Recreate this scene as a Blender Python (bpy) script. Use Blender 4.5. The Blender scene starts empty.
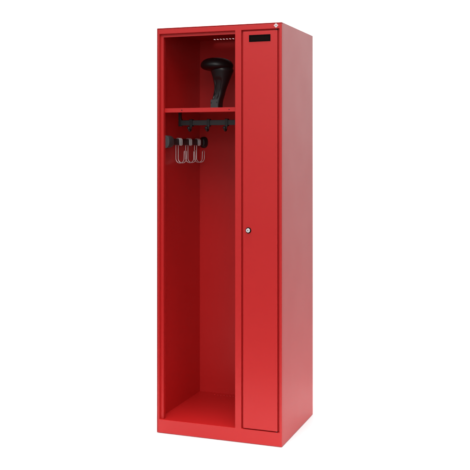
import bpy, bmesh, math
from mathutils import Vector, Matrix

sc = bpy.context.scene
col = sc.collection
W, D, H = 0.5808, 0.5, 1.8        # locker width, depth, height in metres
T = 0.0012                        # sheet steel thickness

# ------------------------------------------------------------------ materials
def principled(name, base, rough, metal=0.0, ior=1.5, bump=0.0, bscale=900.0, vary=0.0, spec=0.5, smudge=0.0, wave=0.0):
    m = bpy.data.materials.new(name); m.use_nodes = True
    nt = m.node_tree; b = nt.nodes['Principled BSDF']
    b.inputs['Base Color'].default_value = (*base, 1)
    b.inputs['Roughness'].default_value = rough
    b.inputs['Metallic'].default_value = metal
    b.inputs['IOR'].default_value = ior
    b.inputs['Specular IOR Level'].default_value = spec
    tc = nt.nodes.new('ShaderNodeTexCoord')
    if bump > 0:
        n = nt.nodes.new('ShaderNodeTexNoise'); n.inputs['Scale'].default_value = bscale
        n.inputs['Detail'].default_value = 2.0
        nt.links.new(tc.outputs['Object'], n.inputs['Vector'])
        bp = nt.nodes.new('ShaderNodeBump'); bp.inputs['Strength'].default_value = bump
        bp.inputs['Distance'].default_value = 0.0004
        nt.links.new(n.outputs['Fac'], bp.inputs['Height'])
        nt.links.new(bp.outputs['Normal'], b.inputs['Normal'])
        if wave > 0:      # slow ripple of the sheet under the paint
            nw = nt.nodes.new('ShaderNodeTexNoise'); nw.inputs['Scale'].default_value = 4.0
            nw.inputs['Detail'].default_value = 0.5
            nt.links.new(tc.outputs['Object'], nw.inputs['Vector'])
            bw = nt.nodes.new('ShaderNodeBump'); bw.inputs['Strength'].default_value = wave
            bw.inputs['Distance'].default_value = 0.02
            nt.links.new(nw.outputs['Fac'], bw.inputs['Height'])
            nt.links.new(bw.outputs['Normal'], bp.inputs['Normal'])
    if vary > 0:
        n2 = nt.nodes.new('ShaderNodeTexNoise'); n2.inputs['Scale'].default_value = 260.0
        n2.inputs['Detail'].default_value = 3.0
        nt.links.new(tc.outputs['Object'], n2.inputs['Vector'])
        mx = nt.nodes.new('ShaderNodeMix'); mx.data_type = 'RGBA'
        mx.inputs[6].default_value = (*[c * (1 - vary) for c in base], 1)
        mx.inputs[7].default_value = (*[min(1, c * (1 + vary)) for c in base], 1)
        nt.links.new(n2.outputs['Fac'], mx.inputs[0])
        nt.links.new(mx.outputs[2], b.inputs['Base Color'])
    if smudge > 0:
        n3 = nt.nodes.new('ShaderNodeTexNoise'); n3.inputs['Scale'].default_value = 5.0
        n3.inputs['Detail'].default_value = 4.0
        nt.links.new(tc.outputs['Object'], n3.inputs['Vector'])
        mr = nt.nodes.new('ShaderNodeMapRange')
        mr.inputs['To Min'].default_value = rough - smudge; mr.inputs['To Max'].default_value = rough + smudge
        nt.links.new(n3.outputs['Fac'], mr.inputs['Value'])
        nt.links.new(mr.outputs['Result'], b.inputs['Roughness'])
    return m

RED = principled('red_powder_coat', (0.54, 0.0115, 0.0118), 0.42, ior=1.5, wave=0.10, bump=0.2, bscale=700, vary=0.06, smudge=0.03)
BLACK = principled('black_plastic', (0.012, 0.012, 0.013), 0.42, bump=0.05, smudge=0.04)
BLACK_GLOSS = principled('black_gloss_plastic', (0.006, 0.006, 0.0065), 0.42, smudge=0.04, spec=0.42)
LOCKBLACK = principled('black_rim_plastic', (0.002, 0.0015, 0.0015), 0.4, spec=0.05)
CHARCOAL = principled('charcoal_coated_metal', (0.030, 0.032, 0.034), 0.45, bump=0.05)
GREY = principled('dark_grey_plastic', (0.045, 0.05, 0.052), 0.5, bump=0.05)
STEEL = principled('steel_wire', (0.80, 0.78, 0.77), 0.38, metal=0.85)
CHROME = principled('lock_chrome', (0.86, 0.88, 0.89), 0.38, metal=0.35)
DARKMETAL = principled('dark_screw_metal', (0.03, 0.02, 0.02), 0.4, metal=0.6)
LABEL = principled('dark_label_insert', (0.006, 0.0025, 0.002), 0.4, spec=0.06)
WHITE = principled('white_enamel', (0.85, 0.84, 0.84), 0.3)
PINKRED = principled('badge_red_line', (0.60, 0.12, 0.13), 0.35)
BADGEGREY = principled('badge_grey', (0.10, 0.12, 0.12), 0.35)
FLOOR = principled('white_studio_floor', (0.92, 0.92, 0.92), 0.7, spec=0.2)

# ------------------------------------------------------------------ helpers
def obj(name, bm, mat, parent=None, smooth=False, bevel=0.0, segs=3, angle=35):
    bmesh.ops.remove_doubles(bm, verts=bm.verts, dist=1e-6)
    bmesh.ops.recalc_face_normals(bm, faces=bm.faces)
    me = bpy.data.meshes.new(name); bm.to_mesh(me); bm.free()
    me.materials.append(mat)
    o = bpy.data.objects.new(name, me); col.objects.link(o)
    if parent: o.parent = parent
    if smooth or bevel:
        for p in me.polygons: p.use_smooth = True
    if smooth and not bevel:
        me.set_sharp_from_angle(angle=math.radians(angle))
    if bevel:
        b = o.modifiers.new('bevel', 'BEVEL'); b.width = bevel; b.segments = segs
        b.limit_method = 'ANGLE'; b.angle_limit = math.radians(angle); b.harden_normals = True
    return o

def box(bm, x0, x1, y0, y1, z0, z1):
    v = [bm.verts.new((x, y, z)) for x in (x0, x1) for y in (y0, y1) for z in (z0, z1)]
    for f in ((0,1,3,2), (4,6,7,5), (0,4,5,1), (2,3,7,6), (0,2,6,4), (1,5,7,3)):
        bm.faces.new([v[i] for i in f])

def plate(bm, us, vs, w0, w1, holes, place):
    """Sheet in the u,v plane from w0 to w1 with rectangular through-holes [(u0,u1,v0,v1)]."""
    us = sorted(set(us) | {h[0] for h in holes} | {h[1] for h in holes})
    vs = sorted(set(vs) | {h[2] for h in holes} | {h[3] for h in holes})
    def solid(i, j):
        if i < 0 or j < 0 or i >= len(us)-1 or j >= len(vs)-1: return False
        cu, cv = (us[i]+us[i+1])/2, (vs[j]+vs[j+1])/2
        return not any(h[0] < cu < h[1] and h[2] < cv < h[3] for h in holes)
    cache = {}
    def V(i, j, k):
        key = (i, j, k)
        if key not in cache: cache[key] = bm.verts.new(place(us[i], vs[j], (w0, w1)[k]))
        return cache[key]
    for i in range(len(us)-1):
        for j in range(len(vs)-1):
            if not solid(i, j): continue
            for k in (0, 1):
                bm.faces.new([V(i,j,k), V(i+1,j,k), V(i+1,j+1,k), V(i,j+1,k)])
            if not solid(i-1, j): bm.faces.new([V(i,j,0), V(i,j+1,0), V(i,j+1,1), V(i,j,1)])
            if not solid(i+1, j): bm.faces.new([V(i+1,j,0), V(i+1,j+1,0), V(i+1,j+1,1), V(i+1,j,1)])
            if not solid(i, j-1): bm.faces.new([V(i,j,0), V(i+1,j,0), V(i+1,j,1), V(i,j,1)])
            if not solid(i, j+1): bm.faces.new([V(i,j+1,0), V(i+1,j+1,0), V(i+1,j+1,1), V(i,j+1,1)])

XZ = lambda u, v, w: (u, w, v)
XY = lambda u, v, w: (u, v, w)

def loft(bm, rings, cap=True):
    rs = [[bm.verts.new(p) for p in r] for r in rings]
    n = len(rs[0])
    for a, b in zip(rs, rs[1:]):
        for i in range(n):
            bm.faces.new([a[i], a[(i+1) % n], b[(i+1) % n], b[i]])
    if cap:
        bm.faces.new(rs[0]); bm.faces.new(rs[-1])

def superellipse(a, b, p=2.0, n=40):
    out = []
    for i in range(n):
        t = 2*math.pi*i/n
        c, s = math.cos(t), math.sin(t)
        out.append((a*math.copysign(abs(c)**(2/p), c), b*math.copysign(abs(s)**(2/p), s)))
    return out

def tube(bm, path, r, n=12):
    path = [Vector(p) for p in path]
    rings = []; up = None
    for i, p in enumerate(path):
        t = (path[min(i+1, len(path)-1)] - path[max(i-1, 0)]).normalized()
        if up is None:
            up = Vector((0, 1, 0)) if abs(t.y) < 0.9 else Vector((0, 0, 1))
        up = (up - t*up.dot(t)).normalized()
        s = t.cross(up)
        rings.append([p + r*(math.cos(2*math.pi*k/n)*up + math.sin(2*math.pi*k/n)*s) for k in range(n)])
    loft(bm, rings)

def disc_y(bm, x, z, y0, y1, r, n=40, ry=None):
    loft(bm, [[(x+r*math.cos(2*math.pi*k/n), y, z+r*math.sin(2*math.pi*k/n)) for k in range(n)] for y in (y0, y1)])

def ball(bm, c, r, sx=1, sy=1, sz=1, u=24, v=16):
    m = Matrix.Translation(c) @ Matrix.Diagonal((sx, sy, sz, 1))
    bmesh.ops.create_uvsphere(bm, u_segments=u, v_segments=v, radius=r, matrix=m)

# ------------------------------------------------------------------ the setting
bm = bmesh.new()
box(bm, -1.15, 1.8, -0.72, 1.0, -0.002, 0.0)
fl = obj('floor', bm, FLOOR); fl['kind'] = 'structure'

# ------------------------------------------------------------------ locker carcass
locker = bpy.data.objects.new('locker', None); col.objects.link(locker)
locker['label'] = 'tall red metal locker with open left compartment and narrow closed right door'
locker['category'] = 'locker'

OPEN_L = (0.0113, 0.3700, 0.0605, 1.7740)
OPEN_R = (0.3988, 0.5695, 0.0605, 1.7740)
FY = 0.0145
bm = bmesh.new()
plate(bm, [0.0036, W], [0.0018, 1.7960], 0.0, FY, [OPEN_L, OPEN_R], XZ)
obj('front_frame', bm, RED, locker, bevel=0.0016, segs=3)

# folded door rebate behind the frame, set back by the frame depth
bm = bmesh.new()
plate(bm, [T, W-T], [0.0605, H-T], FY, FY+T, [(0.0255, 0.3690, 0.0605, 1.7605), (0.412, 0.5555, 0.0605, 1.7605)], XZ)
box(bm, 0.0243, 0.0255, FY+T, 0.034, 0.0605, 1.7605)
obj('frame_rebate', bm, RED, locker)

bm = bmesh.new()
loft(bm, [[(x, y, z) for x, y in ((0, D), (0, 0.0004), (0.0004, 0), (0.0022, 0), (0.0022, 0.0012), (T, 0.0012), (T, D))] for z in (0.0018, H-T)])
obj('side_panel', bm, RED, locker)
bm = bmesh.new(); box(bm, W-T, W, FY, D, 0.0018, H-T)
obj('side_panel', bm, RED, locker, bevel=0.0005, segs=2)
bm = bmesh.new(); box(bm, 0, W, 0.0, FY, H-0.0024, H)
obj('top_trim', bm, RED, locker, bevel=0.0006, segs=3)
for x in (0.04, W-0.04):
    for y in (0.05, D-0.05):
        bm = bmesh.new(); disc_y(bm, 0, 0, 0, 1, 1)
        bm.free(); bm = bmesh.new()
        loft(bm, [[(x+0.016*math.cos(2*math.pi*k/24), y+0.016*math.sin(2*math.pi*k/24), z) for k in range(24)] for z in (0.0002, 0.0573)])
        obj('foot', bm, BLACK, locker, smooth=True)

slots = [(0.0956+0.0162*k-0.0036, 0.0956+0.0162*k+0.0036, 0.446, 0.473) for k in range(12)]
bm = bmesh.new()
plate(bm, [0, W], [FY, D], H-T, H, slots, XY)
obj('top_panel', bm, RED, locker)
slots2 = [(h[0], h[1], 0.453, 0.477) for h in slots]
bm = bmesh.new()
plate(bm, [T, W-T], [FY, D-T], 0.0573, 0.0585, [], XY)
for a, b, c, d in slots2:      # row of pressed louvres
    loft(bm, [[(x, y, z) for y, z in ((c+0.008, 0.0584), (c+0.0085, 0.0604), (c+0.0115, 0.0604), (c+0.015, 0.0584))] for x in (a, b)])
obj('bottom_panel', bm, RED, locker)
bm = bmesh.new(); box(bm, T, W-T, D-T, D, 0.0150, H-T)
obj('back_panel', bm, RED, locker)
bm = bmesh.new(); box(bm, 0.3838, 0.385, FY+T, D-T, 0.0585, H-T)
obj('divider_panel', bm, RED, locker)

# ------------------------------------------------------------------ shelf
bm = bmesh.new()
prof = [(0.030, 1.4448), (0.495, 1.4448), (0.495, 1.4436), (0.0340, 1.4436), (0.0340, 1.4290), (0.045, 1.4290), (0.045, 1.4260), (0.030, 1.4260)]
loft(bm, [[(x, y, z) for y, z in prof] for x in (T, 0.3838)])
shelf = obj('shelf', bm, RED, locker, bevel=0.0014, segs=3)
for x in (0.1072, 0.3316):
    bm = bmesh.new(); disc_y(bm, x, 1.4352, 0.0292, 0.0306, 0.0024, 20)
    obj('hole_disc', bm, DARKMETAL, shelf, smooth=True)  # dark disc standing in for a small hole in the shelf lip

# ------------------------------------------------------------------ door
bm = bmesh.new(); box(bm, 0.4076, 0.5614, -0.0004, 0.0166, 0.0650, 1.7666)
door = obj('door', bm, RED, locker, bevel=0.0012, segs=3)
# label holder
lx0, lx1, lz0, lz1 = 0.4343, 0.5306, 1.7220, 1.7512
bm = bmesh.new()
plate(bm, [lx0, lx1], [lz0, lz1], -0.0022, -0.0002, [(lx0+0.006, lx1-0.006, lz0+0.0055, lz1-0.0055)], XZ)
holder = obj('label_holder', bm, LOCKBLACK, door, bevel=0.0005, segs=2)
bm = bmesh.new(); box(bm, lx0+0.006, lx1-0.006, -0.0009, -0.0002, lz0+0.0055, lz1-0.0055)
obj('label_insert', bm, LABEL, holder)
# lock
LX, LZ = 0.4313, 0.9142
bm = bmesh.new()
n = 48
loft(bm, [[(LX+r*math.cos(2*math.pi*k/n), y, LZ+r*math.sin(2*math.pi*k/n)) for k in range(n)]
          for y, r in ((-0.0003, 0.0128), (-0.0020, 0.0126), (-0.0030, 0.0114), (-0.0032, 0.0098))])
lock = obj('lock', bm, LOCKBLACK, door, smooth=True)
bm = bmesh.new()
loft(bm, [[(LX+r*math.cos(2*math.pi*k/n), y, LZ+r*math.sin(2*math.pi*k/n)) for k in range(n)]
          for y, r in ((-0.0030, 0.0088), (-0.0072, 0.0088), (-0.0082, 0.0080))])
cyl = obj('lock_cylinder', bm, CHROME, lock, smooth=True)
bm = bmesh.new(); box(bm, LX-0.0009, LX+0.0009, -0.0084, -0.0080, LZ-0.0036, LZ+0.0036)
disc_y(bm, LX, LZ, -0.0085, -0.0080, 0.0021, 20)
obj('keyhole', bm, DARKMETAL, lock)
# hinge pins in the gaps above and below the door
for z0, z1 in ((1.7664, 1.7742), (0.0603, 0.0652)):
    bm = bmesh.new()
    loft(bm, [[(0.5560+0.0034*math.cos(2*math.pi*k/24), 0.0052+0.0034*math.sin(2*math.pi*k/24), z) for k in range(24)] for z in (z0, z1)])
    obj('hinge_pin', bm, DARKMETAL, door, smooth=True)

# ------------------------------------------------------------------ diamond badge on the frame
BX, BZ = 0.5553, 1.7870
def diamond(bm, r, y0, y1, ry=None):
    ry = ry or r
    loft(bm, [[(BX+dx*r, y, BZ+dz*ry) for dx, dz in ((1,0),(0,1),(-1,0),(0,-1))] for y in (y0, y1)])
bm = bmesh.new(); diamond(bm, 0.0100, -0.0012, 0.0002)
badge = obj('badge', bm, WHITE, locker, bevel=0.0003, segs=2)
bm = bmesh.new()
for (a, b) in (((1,0),(0,1)), ((0,1),(-1,0)), ((-1,0),(0,-1)), ((0,-1),(1,0))):
    r0, r1 = 0.0078, 0.0071
    q = [(BX+a[0]*r0, BZ+a[1]*r0), (BX+b[0]*r0, BZ+b[1]*r0), (BX+b[0]*r1, BZ+b[1]*r1), (BX+a[0]*r1, BZ+a[1]*r1)]
    loft(bm, [[(x, y, z) for x, z in q] for y in (-0.0014, -0.0011)])
obj('badge_outline', bm, PINKRED, badge)
bm = bmesh.new()
for dx in (-0.0021, 0.0021):
    for k in range(2):
        pass
    loft(bm, [[(BX+dx+0.0026*c, y, BZ+0.0017*s) for c, s in ((1,0),(0,1),(-1,0),(0,-1))] for y in (-0.0015, -0.0011)])
obj('badge_symbol', bm, BADGEGREY, badge)

# ------------------------------------------------------------------ helmet rest on the shelf
HX, HY = 0.1850, 0.262
holder_root = bpy.data.objects.new('helmet_rest', None); col.objects.link(holder_root); holder_root.parent = locker
# stem: lofted sections, boxy at the foot, wide and oval under the dome
levels = [ # z, centre x, centre y, half x, half y, power
    (1.4449, 0.1850, 0.262, 0.0230, 0.033, 6), (1.4520, 0.1850, 0.262, 0.0205, 0.031, 6), (1.4650, 0.1850, 0.262, 0.0202, 0.030, 6),
    (1.4850, 0.1870, 0.262, 0.0208, 0.029, 5), (1.4990, 0.1905, 0.262, 0.0218, 0.029, 4),
    (1.5130, 0.1945, 0.262, 0.0230, 0.029, 3.5), (1.5300, 0.1985, 0.262, 0.0238, 0.030, 3),
    (1.5480, 0.2025, 0.262, 0.0262, 0.033, 2.8), (1.5680, 0.2058, 0.262, 0.0315, 0.037, 2.5),
    (1.5900, 0.2078, 0.262, 0.0385, 0.044, 2.3), (1.6120, 0.2095, 0.262, 0.0465, 0.051, 2.2),
    (1.6280, 0.2095, 0.262, 0.0520, 0.056, 2.2), (1.6420, 0.2050, 0.262, 0.0500, 0.057, 2.0)]
bm = bmesh.new(); rings = []
def cr(p0, p1, p2, p3, t):
    return 0.5*((2*p1)+(-p0+p2)*t+(2*p0-5*p1+4*p2-p3)*t*t+(-p0+3*p1-3*p2+p3)*t*t*t)
fine = []
for i in range(len(levels)-1):
    a, b, c, d = levels[max(i-1, 0)], levels[i], levels[i+1], levels[min(i+2, len(levels)-1)]
    for k in range(4): fine.append([cr(a[j], b[j], c[j], d[j], k/4) for j in range(6)])
fine.append(list(levels[-1]))
def hollow(z):      # the front of the stem is scooped out below an arched upper rim
    return max(0.0, min(1.0, (z-1.492)/0.02)) * max(0.0, min(1.0, (1.597-z)/0.010))
for z, x, y, a, b, p in fine:
    h = hollow(z); ring = []
    for px, py in superellipse(a, b, p, 64):
        q = px/a
        if py < 0:
            edge = max(0.0, min(1.0, (0.60-abs(q+0.12))/0.16))
            edge = edge*edge*(3-2*edge)
            arch = max(0.0, min(1.0, (1.598-z-0.035*(q+0.12)**2)/0.010)) if z > 1.55 else 1.0
            py += 0.007*h*edge*arch
        ring.append((x+px, y+py, z))
    rings.append(ring)
loft(bm, rings)
stem = obj('stem', bm, BLACK, holder_root, smooth=True, angle=50)
# domed head pad
bm = bmesh.new(); rings = []
A, B = 0.0758, 0.080
for k in range(25):
    t = -math.pi/2 + math.pi*k/24
    zz, rr = math.sin(t), math.cos(t)
    rr = max(rr, 0.001)**(0.74 if zz > 0 else 0.56)
    zc = 1.6500 + (0.0375*zz if zz > 0 else 0.0240*zz)
    rings.append([(HX-0.0003+A*rr*math.cos(2*math.pi*j/56)*(1.0), HY+B*rr*math.sin(2*math.pi*j/56),
                   zc - 0.02*(A*rr*math.cos(2*math.pi*j/56))) for j in range(56)])
loft(bm, rings)
obj('head_pad', bm, BLACK_GLOSS, holder_root, smooth=True, angle=60)
# grey mounting plate with two screws at the foot of the stem
bm = bmesh.new(); box(bm, 0.1662, 0.2022, 0.2270, 0.2322, 1.4449, 1.4920)
mp = obj('mounting_plate', bm, GREY, holder_root, bevel=0.0012)
for sx, sz in ((0.1690, 1.4770), (0.1970, 1.4790)):
    bm = bmesh.new(); disc_y(bm, sx, sz, 0.2252, 0.2272, 0.0030, 24)
    obj('screw', bm, BLACK, mp, smooth=True)

# ------------------------------------------------------------------ coat rail under the shelf
RY = 0.160
RX0, RX1 = 0.0370, 0.3340
bm = bmesh.new(); box(bm, RX0+0.004, RX1-0.004, RY-0.006, RY+0.006, 1.3712, 1.3950)
rail = obj('coat_rail', bm, CHARCOAL, locker, bevel=0.002)
for x0, s in ((RX0, 1), (RX1, -1)):
    bm = bmesh.new()
    pr = [(x0, 1.3670), (x0+s*0.0145, 1.3670), (x0+s*0.0145, 1.3990), (x0+s*0.0105, 1.4060), (x0+s*0.0105, 1.4405), (x0+s*0.030, 1.4405), (x0+s*0.030, 1.4434), (x0, 1.4434)]
    loft(bm, [[(x, y, z) for x, z in pr] for y in (RY-0.0085, RY+0.0085)])
    obj('bracket', bm, BLACK, rail, bevel=0.0012)
hook_mesh = None
for k, hx in enumerate((0.0995, 0.1850, 0.2725)):
    bm = bmesh.new()
    # clip round the rail
    pr = [(RY-0.0105, 1.3670), (RY-0.0105, 1.3975), (RY-0.008, 1.4000), (RY+0.008, 1.4000), (RY+0.0105, 1.3975), (RY+0.0105, 1.3670),
          (RY+0.0065, 1.3670), (RY+0.0065, 1.3955), (RY-0.0065, 1.3955), (RY-0.0065, 1.3670)]
    loft(bm, [[(x, y, z) for y, z in pr] for x in (-0.0068, 0.0068)])
    # curled arm with a ball end
    path = [(0, RY-0.0078, 1.3740), (0, RY-0.0076, 1.3640), (0, RY-0.0080, 1.3560)]
    for q in range(9):
        t = math.pi*q/8
        path.append((0, RY-0.0195+0.0115*math.cos(t), 1.3540-0.0085*math.sin(t)))
    path.append((0, RY-0.0315, 1.3580))
    tube(bm, path, 0.0044, 12)
    ball(bm, (0, RY-0.0320, 1.3590), 0.0078)
    box(bm, -0.0055, 0.0055, RY-0.0085, RY+0.0085, 1.3655, 1.3705)
    if hook_mesh is None:
        h = obj('hook', bm, BLACK, rail, smooth=True); hook_mesh = h.data
    else:
        bm.free(); h = bpy.data.objects.new('hook', hook_mesh); col.objects.link(h); h.parent = rail
    h.location = (hx, 0, 0)

# ------------------------------------------------------------------ pull-through hanging rod, front to back
OX, OZ = 0.0235, 1.2960
bm = bmesh.new()
loft(bm, [[(OX+a, y, OZ+b) for a, b in superellipse(0.0078, 0.0150, 2.4, 32)] for y in (0.036, 0.494)])
rod = obj('hanging_rod', bm, BLACK, locker, smooth=True, angle=50)
def cup(y0, s, secs):
    bm = bmesh.new()
    loft(bm, [[(OX+a, y0+s*dy, OZ+b) for a, b in superellipse(rx, rz, 2.4, 40)] for dy, rx, rz in secs])
    return bm
front = [(0, 0.0205, 0.0282), (0.030, 0.0203, 0.0280), (0.048, 0.0195, 0.0268), (0.060, 0.0175, 0.0245), (0.067, 0.0145, 0.0212), (0.071, 0.0110, 0.0178), (0.073, 0.0088, 0.0160)]
obj('rod_socket', cup(0.0345, 1, front), GREY, rod, smooth=True, angle=60)
rear = [(0, 0.0212, 0.0282), (0.006, 0.0210, 0.0280), (0.010, 0.0190, 0.0262), (0.012, 0.0160, 0.0230), (0.024, 0.0130, 0.0200), (0.026, 0.0088, 0.0160)]
obj('rod_socket', cup(0.4984, -1, rear), BLACK, rod, smooth=True, angle=60)

# ------------------------------------------------------------------ three loose wire hooks on the rod
def wire_hook():
    bm = bmesh.new(); r = 0.0017
    xl, xr, zt = OX-0.0098, OX+0.0098, OZ+0.0172
    zu = 1.2185; R = 0.0205; cx = xl+R
    def strand():
        p = [(xr, OZ-0.0140), (xr, OZ+0.008)]
        for q in range(1, 9):
            t = math.pi*q/9
            p.append((OX+0.0098*math.cos(t), OZ+0.008+0.0092*math.sin(t)))
        p += [(xl, OZ+0.008), (xl, OZ-0.02), (xl, OZ-0.05), (xl, zu+0.008)]
        for q in range(0, 17):
            t = math.pi+math.pi*q/16
            p.append((cx+R*math.cos(t), zu+R*math.sin(t)))
        p += [(cx+R+0.0003, zu+0.012), (cx+R+0.001, zu+0.031)]
        return p
    s = strand(); half = 0.0135
    # one continuous wire: up strand A, round the tip, back down strand B
    A_ = [(x, -half, z) for x, z in s]; B_ = [(x, half, z) for x, z in reversed(s)]
    xt, zt2 = s[-1]
    arc = [(xt+0.0002, -half*math.cos(math.pi*q/10), zt2+0.006*math.sin(math.pi*q/10)) for q in range(1, 10)]
    tube(bm, A_+arc+B_, r, 10)
    # short closing bar joining the strands under the rod, and the middle stop wire
    x0, z0 = s[0]
    tube(bm, [(x0, -half, z0), (x0-0.0015, -half*0.8, z0-0.003), (x0-0.002, 0, z0-0.0018), (x0-0.0015, half*0.8, z0-0.003), (x0, half, z0)], r, 10)
    mid = [(xr, 0, OZ-0.0160), (xr, 0, OZ+0.008)] + [(OX+0.0098*math.cos(math.pi*q/9), 0, OZ+0.008+0.0092*math.sin(math.pi*q/9)) for q in range(1, 9)] + [(xl, 0, OZ+0.008), (xl, 0, OZ-0.014)]
    tube(bm, mid, r, 10)
    tube(bm, [(xl, -half, OZ-0.014), (xl, half, OZ-0.014)], r, 8)
    return bm
hook0 = None
labels = ['frontmost of the three bent steel wire hooks on the black rod, beside its grey socket',
          'middle of the three bent steel wire hooks hanging on the black rod',
          'rearmost of the three bent steel wire hooks on the black rod, nearest the back wall']
for y, lab in zip((0.190, 0.305, 0.412), labels):
    if hook0 is None:
        o = hook0 = obj('wire_hook', wire_hook(), STEEL, smooth=True, angle=60)
    else:
        o = hook0.copy(); col.objects.link(o)
    o.location = (0, y, 0)
    o['label'] = lab; o['category'] = 'hook'; o['group'] = 'steel wire hooks on the hanging rod'

# ------------------------------------------------------------------ light
world = bpy.data.worlds.new('World'); sc.world = world; world.use_nodes = True
nt = world.node_tree; bg = nt.nodes['Background']
tc = nt.nodes.new('ShaderNodeTexCoord'); sep = nt.nodes.new('ShaderNodeSeparateXYZ')
nt.links.new(tc.outputs['Generated'], sep.inputs[0])
def mr(src, a, b, c, d):
    n = nt.nodes.new('ShaderNodeMapRange'); n.interpolation_type = 'SMOOTHSTEP'
    n.inputs['From Min'].default_value = a; n.inputs['From Max'].default_value = b
    n.inputs['To Min'].default_value = c; n.inputs['To Max'].default_value = d
    nt.links.new(src, n.inputs['Value']); return n.outputs['Result']
# white studio backdrop behind the locker, dimmer studio in front of it
skew = nt.nodes.new('ShaderNodeMath'); skew.operation = 'MULTIPLY_ADD'; skew.inputs[1].default_value = -0.32
nt.links.new(sep.outputs['X'], skew.inputs[0]); nt.links.new(sep.outputs['Y'], skew.inputs[2])
back = mr(skew.outputs[0], 0.45, 0.72, 0.0, 1.0)
low = mr(sep.outputs['Z'], -0.15, 0.22, 0.12, 0.84)
mix = nt.nodes.new('ShaderNodeMix'); mix.data_type = 'FLOAT'
side = mr(sep.outputs['X'], 0.50, 0.82, 1.0, 0.3)
mul = nt.nodes.new('ShaderNodeMath'); mul.operation = 'MULTIPLY'
nt.links.new(mix.outputs[0], mul.inputs[0]); nt.links.new(side, mul.inputs[1])
nt.links.new(back, mix.inputs[0]); nt.links.new(low, mix.inputs[2]); nt.links.new(mr(sep.outputs['Z'], -0.18, 0.22, 1.13, 2.1), mix.inputs[3])
nt.links.new(mul.outputs[0], bg.inputs['Strength'])
bg.inputs['Color'].default_value = (1, 1, 1, 1)

def area(name, loc, target, size, power, sy=None):
    l = bpy.data.lights.new(name, 'AREA'); l.energy = power; l.size = size
    if sy: l.shape = 'RECTANGLE'; l.size_y = sy
    o = bpy.data.objects.new(name, l); col.objects.link(o); o.location = loc
    o.rotation_euler = (Vector(target)-Vector(loc)).to_track_quat('-Z', 'Y').to_euler()
    return o
area('overhead_fill', (0.7, -0.35, 6.0), (0.6, -0.02, 0), 1.8, 14.8).data.spread = math.radians(40)  # added lamp, only there to lift the floor to full white
area('key_softbox', (0.7, -2.1, 3.2), (0.3, 0, 1.1), 1.3, 30)
area('front_fill', (2.2, -5.0, 1.8), (0.3, 0, 1.2), 2.6, 48, 2.2)  # added fill that brightens the open compartment and mid door

# ------------------------------------------------------------------ camera
cam = bpy.data.cameras.new('camera'); co = bpy.data.objects.new('camera', cam); col.objects.link(co)
co.location = (1.69544, -3.61860, 1.26376)
co.rotation_euler = (math.radians(90), 0, 0.35112)
cam.sensor_width = 36; cam.lens = 893.87/470*36
cam.shift_y = -(235-148.85)/470
cam.clip_start = 0.05; cam.clip_end = 200
sc.camera = co

sc.view_settings.view_transform = 'Standard'; sc.view_settings.look = 'None'
sc.view_settings.exposure = 0; sc.view_settings.gamma = 1
sc.cycles.max_bounces = 16; sc.cycles.diffuse_bounces = 8
